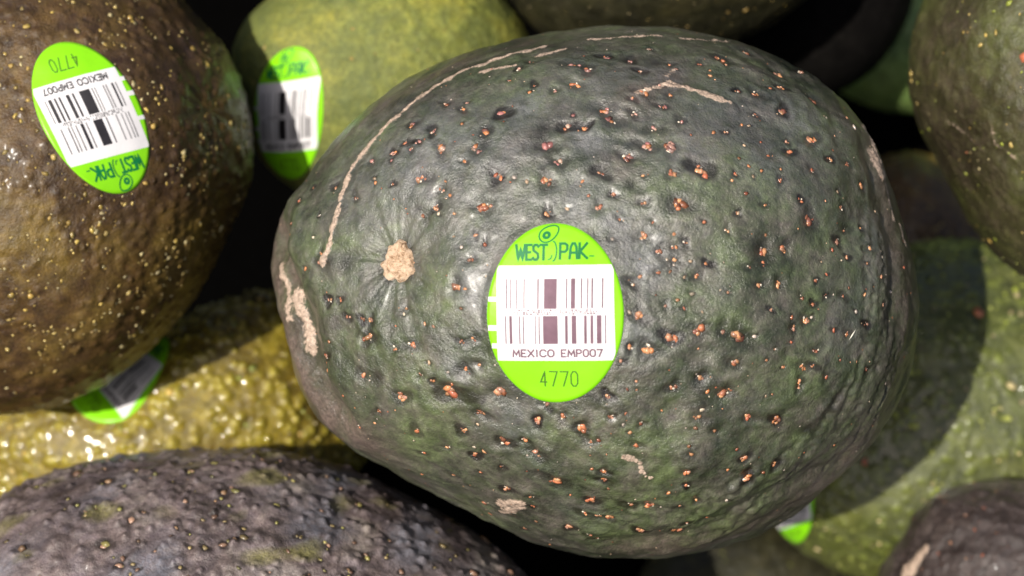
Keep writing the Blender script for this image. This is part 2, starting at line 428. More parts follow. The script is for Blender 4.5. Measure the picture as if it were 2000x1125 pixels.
class Avocado:
    def __init__(s, label, shape, N, mat, group='avocados heaped in the pile'):
        s.label = label; s.sh = shape; s.N = N; s.mat = mat; s.group = group
        s.th, s.ph, s.q = sphere_grid(N); s.P = shape.surf(s.th, s.ph); s.nrm = grid_normals(s.P, N)
        out = s.P - shape.C
        if np.mean(np.sum(out * s.nrm, 1)) < 0: s.nrm = -s.nrm; s.q = s.q[:, ::-1]
        s.front = np.where(s.th < math.radians(100))[0]
        s.px = pt_to_px(s.P[s.front]).astype(np.float32); s.facing = np.sum(s.nrm[s.front] * (EYE - s.P[s.front]), 1) > 0
        s.front = s.front[s.facing]; s.px = s.px[s.facing]
        s.disp = np.zeros(len(s.P), np.float32); s.cork = np.zeros_like(s.disp); s.dark = np.zeros_like(s.disp); s.bloom = np.zeros_like(s.disp); s.bark = np.zeros_like(s.disp)
        s.grains = Grains(); s.pending = []; s.stickers = []
    def at(s, x, y):
        d = s.px - np.array([x, y], np.float32); return s.front[np.argmin(d[:, 0] ** 2 + d[:, 1] ** 2)]
    def near(s, i, r):
        d = s.P - s.P[i]; m = np.where((np.abs(d[:, 0]) < r) & (np.abs(d[:, 1]) < r) & (np.abs(d[:, 2]) < r))[0]
        return m, d[m]
    def dimple(s, i, r, amp):
        m, d = s.near(i, r * 3.2); s.disp[m] += amp * smooth(np.linalg.norm(d, axis=1), r)
    def lenticel(s, i, r, tones, count=None, pit=0.3, dark=0.9, elong=1.0, ang=0.0, reach=1.5, glint=False):
        """r in mm: a pit with a dark rim and corky grains standing in it; glint adds a pale grain as painted highlight"""
        m, d = s.near(i, r * 8); n = s.nrm[i]
        t = np.cross(n, [0.31, 0.9, 0.2]); t /= np.linalg.norm(t); b = np.cross(n, t)
        t, b = t * math.cos(ang) + b * math.sin(ang), b * math.cos(ang) - t * math.sin(ang)
        dist = np.hypot((d @ t) / elong, d @ b)
        ga = np.arctan2(d @ b, d @ t); dist = dist * (1 + 0.22 * np.sin(ga * 2 + rng.uniform(0, 6.28)) + 0.16 * np.sin(ga * 3 + rng.uniform(0, 6.28)))
        s.disp[m] += -pit * r * smooth(dist, r * 1.15) + 0.30 * pit * r * smooth(dist - r * 2.0, r * 0.7)
        s.dark[m] = np.maximum(s.dark[m], dark * np.clip((reach - dist / r) * 2.2, 0, 1))
        if count is None: count = 1 if r < 0.45 else int(rng.integers(2, 5))
        count = int(count)
        for k in range(count):
            rr = r * (0.8 if count == 1 else rng.uniform(0.24, 0.5)); a = rng.uniform(0, 6.28); q = 0 if count == 1 else r * rng.uniform(0.15, 0.55)
            g = rng.uniform(0.35, 1.15)
            off = t * math.cos(a) * q * elong + b * math.sin(a) * q
            if k == 0 and count > 1 and glint:
                a2 = rng.uniform(0, 6.28); s.pending.append((i, (t * math.cos(a2) + b * math.sin(a2)) * r * 0.55, r * rng.uniform(.18, .3), (0.9, 0.78, 0.62), 1.2, 0.0))
            s.pending.append((i, off, rr, tuple(c * g for c in tones[int(rng.integers(len(tones)))]), rng.uniform(1, 1.7), rng.uniform(0, 6.28)))
    def line(s, pts, width, fn, step=3.0):
        """apply fn(vertex indices, distance mm) along a polyline given in photo pixels"""
        best = np.full(len(s.P), 1e9, np.float32)
        P = []
        for (x0, y0), (x1, y1) in zip(pts[:-1], pts[1:]):
            k = max(1, int(math.hypot(x1 - x0, y1 - y0) / (step * 2)))
            for j in range(k): P.append((x0 + (x1 - x0) * j / k, y0 + (y1 - y0) * j / k))
        P.append(pts[-1])
        for n, (x, y) in enumerate(P):
            i = s.at(x, y); m, d = s.near(i, width * 4)
            w = width * (0.6 + 0.5 * math.sin(n * 0.9) * math.sin(n * 0.37 + 1) + 0.35)
            best[m] = np.minimum(best[m], np.linalg.norm(d, axis=1) * width / max(w, width * .3))
        m = np.where(best < width * 6)[0]; fn(m, best[m])
    def finish(s, name='avocado'):
        hold = np.ones_like(s.disp)
        for (P0, n, T1, T2) in s.stickers:
            M = np.stack([T1, T2], 1); uv = np.linalg.lstsq(M, (s.P - P0).T, rcond=None)[0]
            e = np.hypot(uv[0], uv[1]); ok = ((s.P - P0) @ n) > -14
            hold = np.where(ok, np.minimum(hold, np.clip((e - 1.0) / 0.10, 0, 1)), hold)
        V = s.P + s.nrm * (s.disp * hold)[:, None]
        for (i, off, r, tone, el, an) in s.pending:
            if hold[i] < 0.4: continue
            p = V[i] + off
            s.grains.add(p + s.nrm[i] * (r * 0.02 - 0.10 * (off @ off)), s.nrm[i], r, tone, el, an)
        loc = to_world(s.sh.C[None])[0]
        o = mesh_object(name, to_world(V), s.q, s.mat, None, loc=loc)
        o['label'] = s.label; o['category'] = 'avocado'; o['group'] = s.group
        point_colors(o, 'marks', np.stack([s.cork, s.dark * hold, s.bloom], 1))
        point_colors(o, 'more_marks', np.stack([s.bark, s.bark * 0, s.bark * 0], 1))
        s.grains.build(o)
        s.V = V; s.ob = o
        return o

def scatter(av, count, px_box=None, rmin=0.0):
    """random vertices of the visible side, evenly by area"""
    return av.front[rng.integers(0, len(av.front), count)]

SALMON = [(0.70, 0.24, 0.11), (0.80, 0.32, 0.13), (0.74, 0.36, 0.20), (0.85, 0.42, 0.20), (0.55, 0.16, 0.08)]
PINK = [(0.55, 0.26, 0.22), (0.66, 0.36, 0.28), (0.5, 0.2, 0.18), (0.7, 0.45, 0.33)]
PALE = [(0.7, 0.58, 0.42), (0.72, 0.6, 0.5), (0.74, 0.52, 0.33)]
GOLD = [(0.62, 0.44, 0.10), (0.7, 0.52, 0.16), (0.5, 0.33, 0.08), (0.7, 0.58, 0.28)]
LIME = [(0.42, 0.48, 0.06), (0.5, 0.55, 0.12), (0.34, 0.4, 0.05)]

# ------------------------------------------------------------------ the bin floor under the heap, coloured black as shade for the gaps
g = flat_material('bin floor painted as black shade', (0.0016, 0.0015, 0.0014), 0.9, 0.0, 0.1, 0.0004)
gx = np.linspace(-0.7, 0.7, 57); GX, GY = np.meshgrid(gx, gx, indexing='ij')
gv = np.stack([GX.ravel(), GY.ravel(), (waves(np.stack([GX.ravel(), GY.ravel(), 0 * GX.ravel()], 1).astype(np.float32), 0.12, 10, 5) * 0.0015)], 1)
gi = np.arange(56 * 57).reshape(56, 57)[:, :56]
gq = np.stack([gi, gi + 57, gi + 58, gi + 1], -1).reshape(-1, 4)
go = mesh_object('ground', gv, gq, g); go['kind'] = 'structure'; go['label'] = 'bin floor painted as black shade under the heap of avocados'

# ------------------------------------------------------------------ skins
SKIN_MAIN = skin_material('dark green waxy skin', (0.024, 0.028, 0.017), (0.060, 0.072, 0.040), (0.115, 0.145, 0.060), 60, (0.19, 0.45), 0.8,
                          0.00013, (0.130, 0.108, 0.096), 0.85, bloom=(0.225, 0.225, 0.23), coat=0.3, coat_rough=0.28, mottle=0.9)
SKIN_BROWN = skin_material('brown olive pebbled skin', (0.040, 0.018, 0.007), (0.095, 0.050, 0.013), (0.190, 0.125, 0.024), 60, (0.28, 0.5), 0.5,
                           0.00016, (0.05, 0.025, 0.02), 0.5, bloom=(0.030, 0.014, 0.010), coat=0.25, coat_rough=0.2, speckle=0.35)
SKIN_LIME = skin_material('yellow green skin', (0.10, 0.125, 0.034), (0.19, 0.21, 0.042), (0.34, 0.32, 0.05), 130, (0.5, 0.7), 0.3,
                          0.00014, (0.19, 0.21, 0.08), 0.5, bloom=(0.10, 0.125, 0.045), coat=0.0, speckle=0.3)
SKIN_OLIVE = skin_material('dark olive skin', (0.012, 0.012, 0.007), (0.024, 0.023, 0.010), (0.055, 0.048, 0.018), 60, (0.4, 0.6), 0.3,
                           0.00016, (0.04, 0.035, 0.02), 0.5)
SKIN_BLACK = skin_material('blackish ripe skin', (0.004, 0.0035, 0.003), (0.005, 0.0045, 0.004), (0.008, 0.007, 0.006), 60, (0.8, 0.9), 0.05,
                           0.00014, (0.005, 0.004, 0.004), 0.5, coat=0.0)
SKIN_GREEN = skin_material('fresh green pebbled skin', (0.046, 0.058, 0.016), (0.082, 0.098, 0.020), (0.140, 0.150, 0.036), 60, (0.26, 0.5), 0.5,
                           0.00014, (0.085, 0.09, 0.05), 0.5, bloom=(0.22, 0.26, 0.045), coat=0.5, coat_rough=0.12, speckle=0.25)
SKIN_RIGHT = skin_material('green and brown skin', (0.030, 0.021, 0.013), (0.056, 0.052, 0.020), (0.100, 0.112, 0.032), 50, (0.3, 0.5), 0.5,
                           0.00016, (0.075, 0.052, 0.040), 0.7, speckle=0.25)
SKIN_PALE = skin_material('pale green skin', (0.16, 0.26, 0.07), (0.24, 0.36, 0.09), (0.36, 0.48, 0.14), 60, (0.4, 0.6), 0.4, 0.00014, (0.2, 0.25, 0.1), 0.4)
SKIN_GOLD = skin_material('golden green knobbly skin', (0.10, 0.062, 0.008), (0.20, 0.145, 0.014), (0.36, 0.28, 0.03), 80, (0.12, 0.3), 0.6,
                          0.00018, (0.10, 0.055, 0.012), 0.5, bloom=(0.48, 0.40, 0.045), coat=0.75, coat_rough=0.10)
SKIN_PURPLE = skin_material('purple grey warty skin', (0.060, 0.042, 0.040), (0.175, 0.130, 0.125), (0.34, 0.29, 0.25), 75, (0.24, 0.46), 0.5,
                            0.00016, (0.16, 0.13, 0.15), 0.7, bloom=(0.24, 0.245, 0.29), bark=(0.24, 0.22, 0.07))
SKIN_DARK = skin_material('dark purple brown skin', (0.022, 0.014, 0.013), (0.055, 0.040, 0.037), (0.12, 0.095, 0.085), 80, (0.25, 0.45), 0.55,
                            0.00020, (0.04, 0.03, 0.03), 0.6, coat=0.3)
t_ = NT('corky tan stem scar'); n_ = t_.noise(900, 6, 0.75, 0.5)
t_.l.new(t_.ramp(n_, [(0.30, (0.06, 0.035, 0.02)), (0.40, (0.34, 0.21, 0.12)), (0.5, (0.68, 0.48, 0.32)), (0.7, (0.80, 0.64, 0.48))]), t_.b.inputs['Base Color'])
t_.b.inputs['Roughness'].default_value = 0.8; t_.l.new(t_.bump(n_, 0.0006), t_.b.inputs['Normal']); STEM = t_.m

# ------------------------------------------------------------------ the big avocado in the middle
MAIN_OUT = [(530,495),(545,420),(580,365),(625,305),(680,240),(740,187),(800,150),(880,118),(960,90),(1050,70),(1130,58),(1200,54),(1300,57),(1380,67),
 (1450,83),(1530,116),(1600,158),(1650,197),(1692,240),(1715,300),(1735,365),(1757,430),(1775,500),(1788,570),(1792,630),(1786,700),(1768,760),(1742,815),
 (1702,870),(1652,922),(1592,975),(1530,1013),(1460,1052),(1380,1077),(1290,1087),(1200,1085),(1100,1075),(1045,1062),(998,1036),(936,1003),(858,964),(810,936),
 (764,914),(702,889),(659,872),(635,845),(612,812),(591,779),(572,740),(564,704),(556,669),(552,633),(541,569)]
msh = Shape((1160, 570), MAIN_OUT, 0.0, 44.0, 0.55, 26.0, 3)
mbv = msh.bvh()
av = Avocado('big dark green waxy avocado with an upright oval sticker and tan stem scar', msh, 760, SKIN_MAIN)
mframe = sticker_frame(mbv, (1082, 616), (133, -1), (1, 174)); av.stickers.append(mframe)
mm = MMPX * (DIST - 36) / DIST
# broad relief: a stem dimple with pleats, a crease low on the left, a ridge and crease on the right
i0 = av.at(757, 507); m, d = av.near(i0, 40.0); dist = np.linalg.norm(d, axis=1)
t1 = np.cross(av.nrm[i0], [0, 1, 0]); t1 /= np.linalg.norm(t1); t2 = np.cross(av.nrm[i0], t1)
an = np.arctan2(d @ t2, d @ t1)
pl = np.sin(an * 9 + 1.5 * np.sin(an * 3)) * 0.6 + np.sin(an * 17 + 2 * np.sin(an * 2 + 1)) * 0.35 + np.sin(an * 31 + dist * 0.15) * 0.2
av.disp[m] += (-2.0 * smooth(dist, 6.5) - 1.0 * smooth(dist, 14) + 0.18 * pl * np.clip(dist / 5, 0, 1) * smooth(dist, 13)).astype(np.float32)
def groove(amp, w, amp2=0, w2=1, o2=0):
    def f(m, b): av.disp[m] += (-amp * smooth(b, w) + amp2 * smooth(b - o2, w2)).astype(np.float32)
    return f
av.line([(548,470),(562,545),(590,610),(610,690),(630,765),(665,805)], 4.0, groove(1.5, 2.6, 0.8, 2.2, 5))
av.line([(1690,300),(1712,380),(1735,450),(1745,540),(1745,620)], 2.6, groove(0.6, 1.9, 0.35, 1.8, 3.8))
av.line([(1700,320),(1640,345),(1560,352),(1470,350),(1380,352),(1290,345)], 4.0, groove(-0.55, 4.5, -0.25, 2.5, 7))
av.line([(1640,900),(1560,930),(1450,990),(1330,1050),(1200,1060)], 3.0, groove(0.5, 2.0, 0.3, 1.8, 4))
# fine wrinkles that follow the lower and right rims
for k in range(70):
    t = rng.uniform(0, 1)
    arc = [(1768,470),(1775,600),(1760,720),(1710,830),(1620,930),(1500,1005),(1380,1055),(1250,1068)]
    j = t * (len(arc) - 1.5); q = int(j); f = j - q
    bx = arc[q][0] * (1 - f) + arc[q + 1][0] * f; by = arc[q][1] * (1 - f) + arc[q + 1][1] * f
    inw = rng.uniform(5, 95); dx, dy = 1160 - bx, 570 - by; l = math.hypot(dx, dy); bx += dx / l * inw; by += dy / l * inw
    tx, ty = -dy / l, dx / l; ln = rng.uniform(20, 70)
    A = rng.uniform(0.05, 0.16)
    av.line([(bx - tx * ln, by - ty * ln), (bx + rng.normal(0, 4), by + rng.normal(0, 4)), (bx + tx * ln, by + ty * ln)], 0.6,
            lambda m, b: (av.disp.__setitem__(m, av.disp[m] - A * smooth(b, 0.5) + A * .6 * smooth(b - 1.2, 0.6))), 8.0)
av.disp += waves(av.P, 11, 14, 14) * 0.14 + waves(av.P, 5.5, 14, 11) * 0.11 + waves(av.P, 2.6, 14, 12) * 0.04 + waves(av.P, 1.1, 16, 13) * 0.012
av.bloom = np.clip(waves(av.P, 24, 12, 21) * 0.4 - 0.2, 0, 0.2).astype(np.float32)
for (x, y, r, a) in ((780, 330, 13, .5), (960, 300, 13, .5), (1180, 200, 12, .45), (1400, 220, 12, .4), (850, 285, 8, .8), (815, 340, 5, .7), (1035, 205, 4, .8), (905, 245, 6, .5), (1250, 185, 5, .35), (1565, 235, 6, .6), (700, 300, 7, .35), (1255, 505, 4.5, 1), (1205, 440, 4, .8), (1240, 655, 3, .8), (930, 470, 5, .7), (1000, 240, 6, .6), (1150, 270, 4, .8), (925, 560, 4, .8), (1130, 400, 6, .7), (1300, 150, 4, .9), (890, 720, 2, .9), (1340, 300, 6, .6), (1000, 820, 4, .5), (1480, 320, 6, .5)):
    i = av.at(x, y); m, d = av.near(i, r * 2.5); av.bloom[m] = np.maximum(av.bloom[m], a * smooth(np.linalg.norm(d, axis=1), r))  # waxy bloom and sheen painted into the colour as pale patches
# scars
def scar(raise_, w, amt=1.0, dark=0.25, obj=None):
    o = obj or av
    def f(m, b):
        o.disp[m] += (raise_ * smooth(b, w) * (1 + 0.5 * waves(o.P[m], 1.1, 14, 61))).astype(np.float32)
        o.cork[m] = np.maximum(o.cork[m], amt * np.clip(1.12 - 0.55 * b / w, 0, 1)); o.dark[m] = np.maximum(o.dark[m], dark * smooth(b - w * 2.0, w))
    return f
av.line([(628,515),(640,470),(655,415),(668,370),(690,320),(725,275),(760,240),(800,205),(850,172),(900,143),(960,120),(1010,104),(1062,92)], 0.55, scar(0.16, 0.46, 0.95))
av.line([(940,142),(975,134),(1005,128)], 0.42, scar(0.12, 0.4)); av.line([(1050,108),(1072,104),(1105,96)], 0.4, scar(0.1, 0.38))
av.line([(1150,80),(1235,71),(1290,72)], 0.4, scar(0.1, 0.36)); av.line([(1330,75),(1425,80)], 0.35, scar(0.1, 0.3))
av.line([(1305,166),(1335,170),(1370,180),(1395,190),(1425,201)], 0.5, scar(0.15, 0.48))
av.line([(1245,184),(1262,178),(1285,172),(1310,160)], 0.42, scar(0.13, 0.38)); av.line([(1302,150),(1316,136)], 0.4, scar(0.12, 0.36, 0.7))
av.line([(1689,245),(1702,290),(1720,330),(1733,370),(1744,425)], 0.85, scar(0.2, 0.8)); av.line([(1700,300),(1716,345)], 0.9, scar(0.2, 0.85))
av.line([(1757,440),(1768,480)], 0.4, scar(0.1, 0.35))
av.line([(568,575),(580,610),(592,650),(600,690)], 0.95, scar(0.3, 0.85, 1.0)); av.line([(545,520),(556,560),(570,620)], 0.8, scar(0.2, 0.7, 0.75))
av.line([(975,985),(998,977),(1020,980),(1018,992),(995,995),(980,999)], 0.62, scar(0.18, 0.6)); av.line([(998,980),(1012,986)], 0.7, scar(0.18, 0.7))
av.line([(1218,891),(1236,897),(1250,905),(1252,920),(1262,930),(1270,934)], 0.38, scar(0.12, 0.34))
av.line([(1572,838),(1600,812),(1638,776)], 0.9, lambda m, b: (av.disp.__setitem__(m, av.disp[m] - 0.2 * smooth(b, 0.9)), av.dark.__setitem__(m, np.maximum(av.dark[m], 0.75 * smooth(b, 1.0)))))
for (x, y, r) in ((1063,250,1.5),(1055,262,1.6),(733,738,1.3),(1524,553,1.2),(665,515,1.6),(640,512,1.3),(900,722,1.5),(1232,360,.8),(1315,517,1.4),(1490,485,2.2),(1280,120,1.2),(1232,115,1.5),(1590,190,1.5)):
    i = av.at(x, y); m, d = av.near(i, r * 3); av.dark[m] = np.maximum(av.dark[m], 0.8 * smooth(np.linalg.norm(d, axis=1), r)); av.disp[m] -= 0.15 * smooth(np.linalg.norm(d, axis=1), r)
# lenticels read off the photograph: x, y, radius in photo pixels
LENT = '''870 201 7 912 199 4 903 211 7 804 243 8 842 252 9 792 276 8 813 273 7 801 287 6 766 296 9 764 313 5 723 311 8 858 284 11 858 295 4 729 346 5 730 355 5
765 357 6 820 344 10 651 364 7 611 365 6 692 382 7 763 385 3 590 396 7 860 367 8 868 353 4 876 380 5 849 401 8 822 415 8 853 414 5 623 421 5 575 434 6 904 313 6 886 415 4
983 218 12 983 237 3 949 256 10 932 289 13 969 342 11 1003 346 5 1027 353 5 1067 285 14 1090 314 11 1066 353 12 1108 246 10 1145 246 8 1119 224 5 1180 212 13 1195 234 13
1236 221 8 1225 305 11 1268 286 11 1173 335 9 1138 354 4 1257 396 8 1168 406 9 1198 380 6 1150 383 4 1070 416 8 1109 407 5 939 400 11 955 398 7 1122 164 11 1084 175 7
1044 164 7 1035 178 5 994 156 6 1013 134 8 1033 122 7 1148 134 10 1122 125 9 1182 108 9 1253 140 8 1255 180 10 1236 196 8 912 198 5 903 241 5 907 313 4 1255 344 3 1275 433 3
1209 429 4 1271 97 8 1232 115 11 1278 250 8 1309 289 14 1315 340 9 1370 333 13 1325 401 14 1290 170 6 1309 184 6 1293 207 7 1329 234 7 1407 115 11 1417 124 6 1368 122 6
1311 125 6 1321 133 5 1388 136 4 1388 146 5 1439 177 6 1476 180 11 1526 170 9 1505 172 5 1590 191 14 1530 214 12 1478 221 7 1450 240 5 1466 243 5 1393 260 5 1418 258 6
1588 273 12 1537 276 6 1544 298 8 1507 304 7 1487 276 3 1453 285 4 1350 265 3 1441 313 4 1459 327 4 1484 335 4 1521 333 4 1583 335 6 1434 342 6 1468 349 5 1521 353 6 1428 356 4
1453 381 5 1492 403 6 1441 415 4 1560 392 6 1633 376 5 1645 404 7 1610 393 3 1617 314 7 1652 324 8 1677 364 9 1708 413 5 1581 429 13 1524 140 10 1564 140 10 1583 150 8 1460 102 9
1615 230 3 1652 232 5 1663 253 5 1624 296 3 1209 428 3 1196 466 5 1258 462 11 1290 488 8 1318 456 4 1340 473 6 1318 482 7 1303 506 4 1320 506 5 1317 517 3 1310 530 4 1349 511 4
1382 514 7 1363 538 8 1337 542 4 1233 550 8 1251 541 5 1287 531 6 1297 594 6 1323 585 4 1338 602 4 1351 574 5 1249 615 10 1230 609 5 1374 434 5 1441 416 6 1421 450 6 1500 458 4
1494 493 13 1534 484 10 1466 522 6 1495 515 6 1483 557 8 1524 553 9 1422 571 4 1367 646 12 1372 640 4 1410 644 8 1439 651 15 1476 658 5 1505 604 6 1310 659 12 1265 683 14 1231 678 8
1214 706 6 1365 682 3 1435 710 10 1369 736 8 1242 745 3 1314 756 8 1497 703 4 1532 719 4 1514 683 3 1371 610 3 1656 447 7 1640 470 10 1629 486 5 1699 486 8 1685 445 6 1720 502 5
1694 513 4 1658 502 6 1717 540 4 1646 508 3 1616 536 4 1595 546 6 1606 510 3 1566 580 6 1590 594 7 1613 578 6 1646 578 7 1659 562 3 1576 624 9 1587 621 5 1550 640 8 1546 619 5
1627 644 5 1672 609 5 1691 633 7 1690 575 4 1723 594 6 1736 586 4 1748 571 5 1656 651 7 1547 668 4 1597 684 9 1570 718 9 1589 714 6 1642 704 4 1694 722 6 1613 736 7 1565 746 8
1562 758 6 1731 749 4 1762 435 5 1765 470 5 1766 522 4 1515 682 3 1533 719 3 1411 767 14 1425 765 8 1381 765 5 1225 760 3 1244 762 3 1187 772 8 1293 804 3 1362 816 8 1370 800 5
1358 836 5 1222 807 4 1192 813 6 1253 829 6 1217 830 4 1231 846 5 1242 870 8 1396 844 5 1459 816 9 1516 819 10 1519 829 4 1344 871 5 1347 885 6 1344 922 9 1342 949 6 1439 878 4
1454 896 9 1422 919 5 1459 933 11 1490 921 5 1513 906 8 1496 774 3 1510 771 3 1229 988 8 1269 990 10 1325 988 6 1361 978 6 1305 963 5 1339 1017 7 1379 1013 6 1249 1036 11 1325 1037 10
1188 956 4 1180 940 8 1181 921 6 1190 1012 9 1567 882 3 1628 867 4 1418 975 5 842 746 6 880 770 15 881 752 5 785 777 12 978 770 15 1065 791 7 937 807 11 738 805 7 704 832 7 732 827 4
811 843 11 809 860 3 901 843 9 910 842 4 932 831 5 1049 823 9 1097 813 8 1194 814 6 1135 840 12 982 864 11 1024 860 8 1150 866 9 1168 861 5 873 878 6 925 875 5 928 891 8 945 884 5
830 888 8 1052 889 11 1030 888 3 981 914 8 883 927 8 937 922 6 1029 919 3 988 955 9 1086 942 13 1156 914 4 1178 920 7 1177 939 8 1113 967 4 1040 970 7 1041 989 7 946 986 8 957 1004 5
1001 1009 6 1046 1018 4 1142 1004 8 1169 1008 6 1195 1013 5 1113 1031 10 1023 1034 6 1150 1042 7 1166 1051 6 824 925 5 1156 980 11 609 462 4 623 493 7 621 514 7 602 525 5 643 587 8
659 587 6 676 622 7 699 625 6 717 628 8 715 662 10 705 664 5 779 605 6 779 617 4 767 684 8 798 677 10 890 557 12 897 602 4 906 564 4 900 481 4 919 504 7 929 459 5 945 473 6 923 662 6
901 669 6 822 635 4 843 639 4 707 735 9 875 726 4 906 722 8 932 715 8 936 806 6 739 806 6 643 694 7 639 711 6 632 727 6 648 667 5 835 711 5 819 733 6 675 770 4 882 460 4'''
v = list(map(float, LENT.split()))
for x, y, r in zip(v[0::3], v[1::3], v[2::3]):
    tones = PINK + SALMON[:2] if y < 330 and x < 1350 else SALMON + [(0.4, 0.15, 0.08), (0.6, 0.3, 0.2)] if r > 5 else SALMON + PALE + [(0.5, 0.22, 0.1)]
    if r > 11 and rng.random() < .5: tones = tones + [(0.25, 0.09, 0.06), (0.35, 0.16, 0.11)]
    cnt = 1 if r <= 5 else int(rng.integers(2, 4)) if r < 9 else int(rng.integers(3, 7))
    rm = r * mm * (1.22 if r > 5 else 1.05)
    av.lenticel(av.at(x, y), rm * 1.0, tones, cnt, 0.31, rng.uniform(.4, 1) if r > 5 else rng.uniform(0.1, 0.8), rng.uniform(1.0, 1.7), rng.uniform(-0.5, 0.5), rng.uniform(1.2, 1.6), True)
for i in scatter(av, 700):                                       # low pebbles all over
    q = rng.uniform(0.5, 1.3); m, d = av.near(i, q * 2.6); dd = np.linalg.norm(d, axis=1) * (1 + 0.25 * waves(d, 2.5, 6, int(i) % 97)); av.disp[m] += rng.uniform(0.03, 0.13) * smooth(dd, q) * rng.choice([1, 1, -1])
for i in scatter(av, 760):                                       # the smallest dots, between the rest
    r = rng.uniform(0.10, 0.2)
    if rng.random() < .45: av.lenticel(i, r, SALMON + PALE + PALE, 1, 0.3, 0.45)
    else: av.dimple(i, r * 2.2, rng.choice([0.07, -0.07]))
# brown bark: the fold on the left, the wrinkled rims, scuffs near the ridge
def bark(w, a):
    def f(m, b): av.bark[m] = np.maximum(av.bark[m], a * smooth(b, w))
    return f
av.line([(536,520),(548,590),(568,670),(600,755),(645,815),(700,850)], 4.0, bark(4.2, 1.0)); av.line([(545,540),(560,610),(580,680)], 2.0, bark(2.2, 1.0))
av.line([(560,400),(548,470),(560,540)], 2.2, bark(2.0, 0.8))
av.line([(1772,560),(1765,700),(1720,820),(1630,925),(1500,1010),(1380,1060),(1230,1070)], 4.0, bark(4.0, 0.55), 6.0)
av.line([(1690,260),(1715,330),(1735,420),(1760,520)], 2.5, bark(2.6, 0.6))
av.line([(640,300),(720,225),(820,160),(930,110),(1050,80)], 3.0, bark(2.6, 0.45), 6.0)
av.line([(1230,190),(1280,170),(1320,150)], 2.0, bark(2.2, 0.5))
i = av.at(1664, 652); av.grains.add(av.P[i] + av.nrm[i] * 0.25, av.nrm[i], 0.22, (0.85, 0.82, 0.7), 5.5, 0.9, 0.5)
i = i0; m, d = av.near(i, 12); dd = np.linalg.norm(d, axis=1); av.dark[m] = np.maximum(av.dark[m], 0.85 * smooth(dd - 3.2, 0.9) * np.clip(0.6 + 0.7 * waves(av.P[m], 3, 10, 91), 0, 1))
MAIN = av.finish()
make_sticker(MAIN, mbv, mframe, INK)
# stem scar: a rough corky button sunk in the dimple
i = i0; P0 = av.V[i]; n = av.nrm[i]; t = np.cross(n, [0, 1, 0]); t /= np.linalg.norm(t); b = np.cross(n, t)
sv = []; rings = 22; seg = 64; st = []
for k in range(rings + 1):
    for j in range(seg):
        a = 2 * math.pi * j / seg; rad = 3.15 * (1 + 0.09 * math.sin(3 * a) + 0.07 * math.sin(7 * a + 1) + 0.05 * math.sin(12 * a)) * k / rings
        sv.append(P0 + t * rad * math.cos(a) + b * rad * math.sin(a) * 1.05); st.append((rad, k / rings))
sv = np.array(sv); hh = waves((sv / 1.0).astype(np.float32), 1.3, 16, 31) * 0.22 + waves(sv.astype(np.float32), 0.6, 16, 32) * 0.12
kk = np.array([x[1] for x in st]); sv = sv + n * ((0.75 + hh) * np.clip((1 - kk ** 6), 0, 1) - 0.9 * kk ** 10 + 0.05 * (kk * 3.1) ** 2)[:, None]
ks = np.arange(rings * seg).reshape(rings, seg); sq = np.stack([ks, ks + seg, np.roll(ks, -1, 1) + seg, np.roll(ks, -1, 1)], -1).reshape(-1, 4)
mesh_object('stem_scar', to_world(sv), sq, STEM, MAIN)

# ------------------------------------------------------------------ the other avocados
def bumps(a, count, r, h, spread=0.4, dark=0.0):
    for i in scatter(a, count):
        q = r * rng.uniform(1 - spread, 1 + spread); m, d = a.near(i, q * 2.5); dd = np.linalg.norm(d, axis=1)
        a.disp[m] = np.maximum(a.disp[m], (h * rng.uniform(.5, 1.2) * smooth(dd, q)).astype(np.float32))
        if dark: a.dark[m] = np.maximum(a.dark[m], dark * smooth(dd - q * 1.4, q * .5))
def dots(a, count, r, tones, box=None, high=0.0):
    clump = waves(a.P, 13, 12, count)
    for i in scatter(a, int(count * 1.7)):
        if clump is not None and clump[i] < rng.uniform(-.9, .7): continue
        q = r * min(2.2, math.exp(rng.normal(-.15, .5)))
        a.lenticel(i, q, tones, 1 if rng.random() < .75 else 2, 0.2, 0.25, rng.uniform(1, 1.4), rng.uniform(0, 3))

def other(label, c, pts, Z, depth, N, mat, lump=0.8, seed=1):
    sh = Shape(c, pts, Z, depth, lump, 28.0, seed); a = Avocado(label, sh, N, mat)
    return a

# left, brown
L = other('brown olive avocado with gold specks and an upside down tilted sticker', (120, 330),
 [(300,-60),(370,18),(440,90),(478,180),(492,270),(485,370),(445,440),(405,530),(330,640),(220,740),(120,795),(0,815),(-100,800),(-200,720),(-270,580),(-300,400),(-290,200),(-220,20),(-100,-90),(50,-140),(190,-125)],
 -22, 34, 420, SKIN_BROWN, 0.9, 4)
Lb = L.sh.bvh(); f1 = sticker_frame(Lb, (180, 224), (-93, 25), (-66, -145)); L.stickers = [f1]
bumps(L, 1500, 0.85, 0.32); L.disp += waves(L.P, 7, 12, 41) * 0.10
i = L.at(412, 210); m, d = L.near(i, 26); dist = np.linalg.norm(d, axis=1); t1 = np.cross(L.nrm[i], [0, 1, 0]); t2 = np.cross(L.nrm[i], t1); an = np.arctan2(d @ t2, d @ t1)
L.disp[m] += (-0.7 * smooth(dist, 6) + 0.10 * np.sin(an * 11 + 2 * np.sin(an * 2)) * smooth(dist - 6, 5)).astype(np.float32)
dots(L, 1700, 0.30, GOLD); i = L.at(470, 240); m, d = L.near(i, 60); L.bloom[m] = np.clip(1.25 * smooth(np.linalg.norm(d, axis=1), 22) + 0.3 * waves(L.P[m], 6, 12, 44), 0, 1)  # skin turns darker red-brown towards the right end
o = L.finish(); make_sticker(o, Lb, f1, INKBLACK)

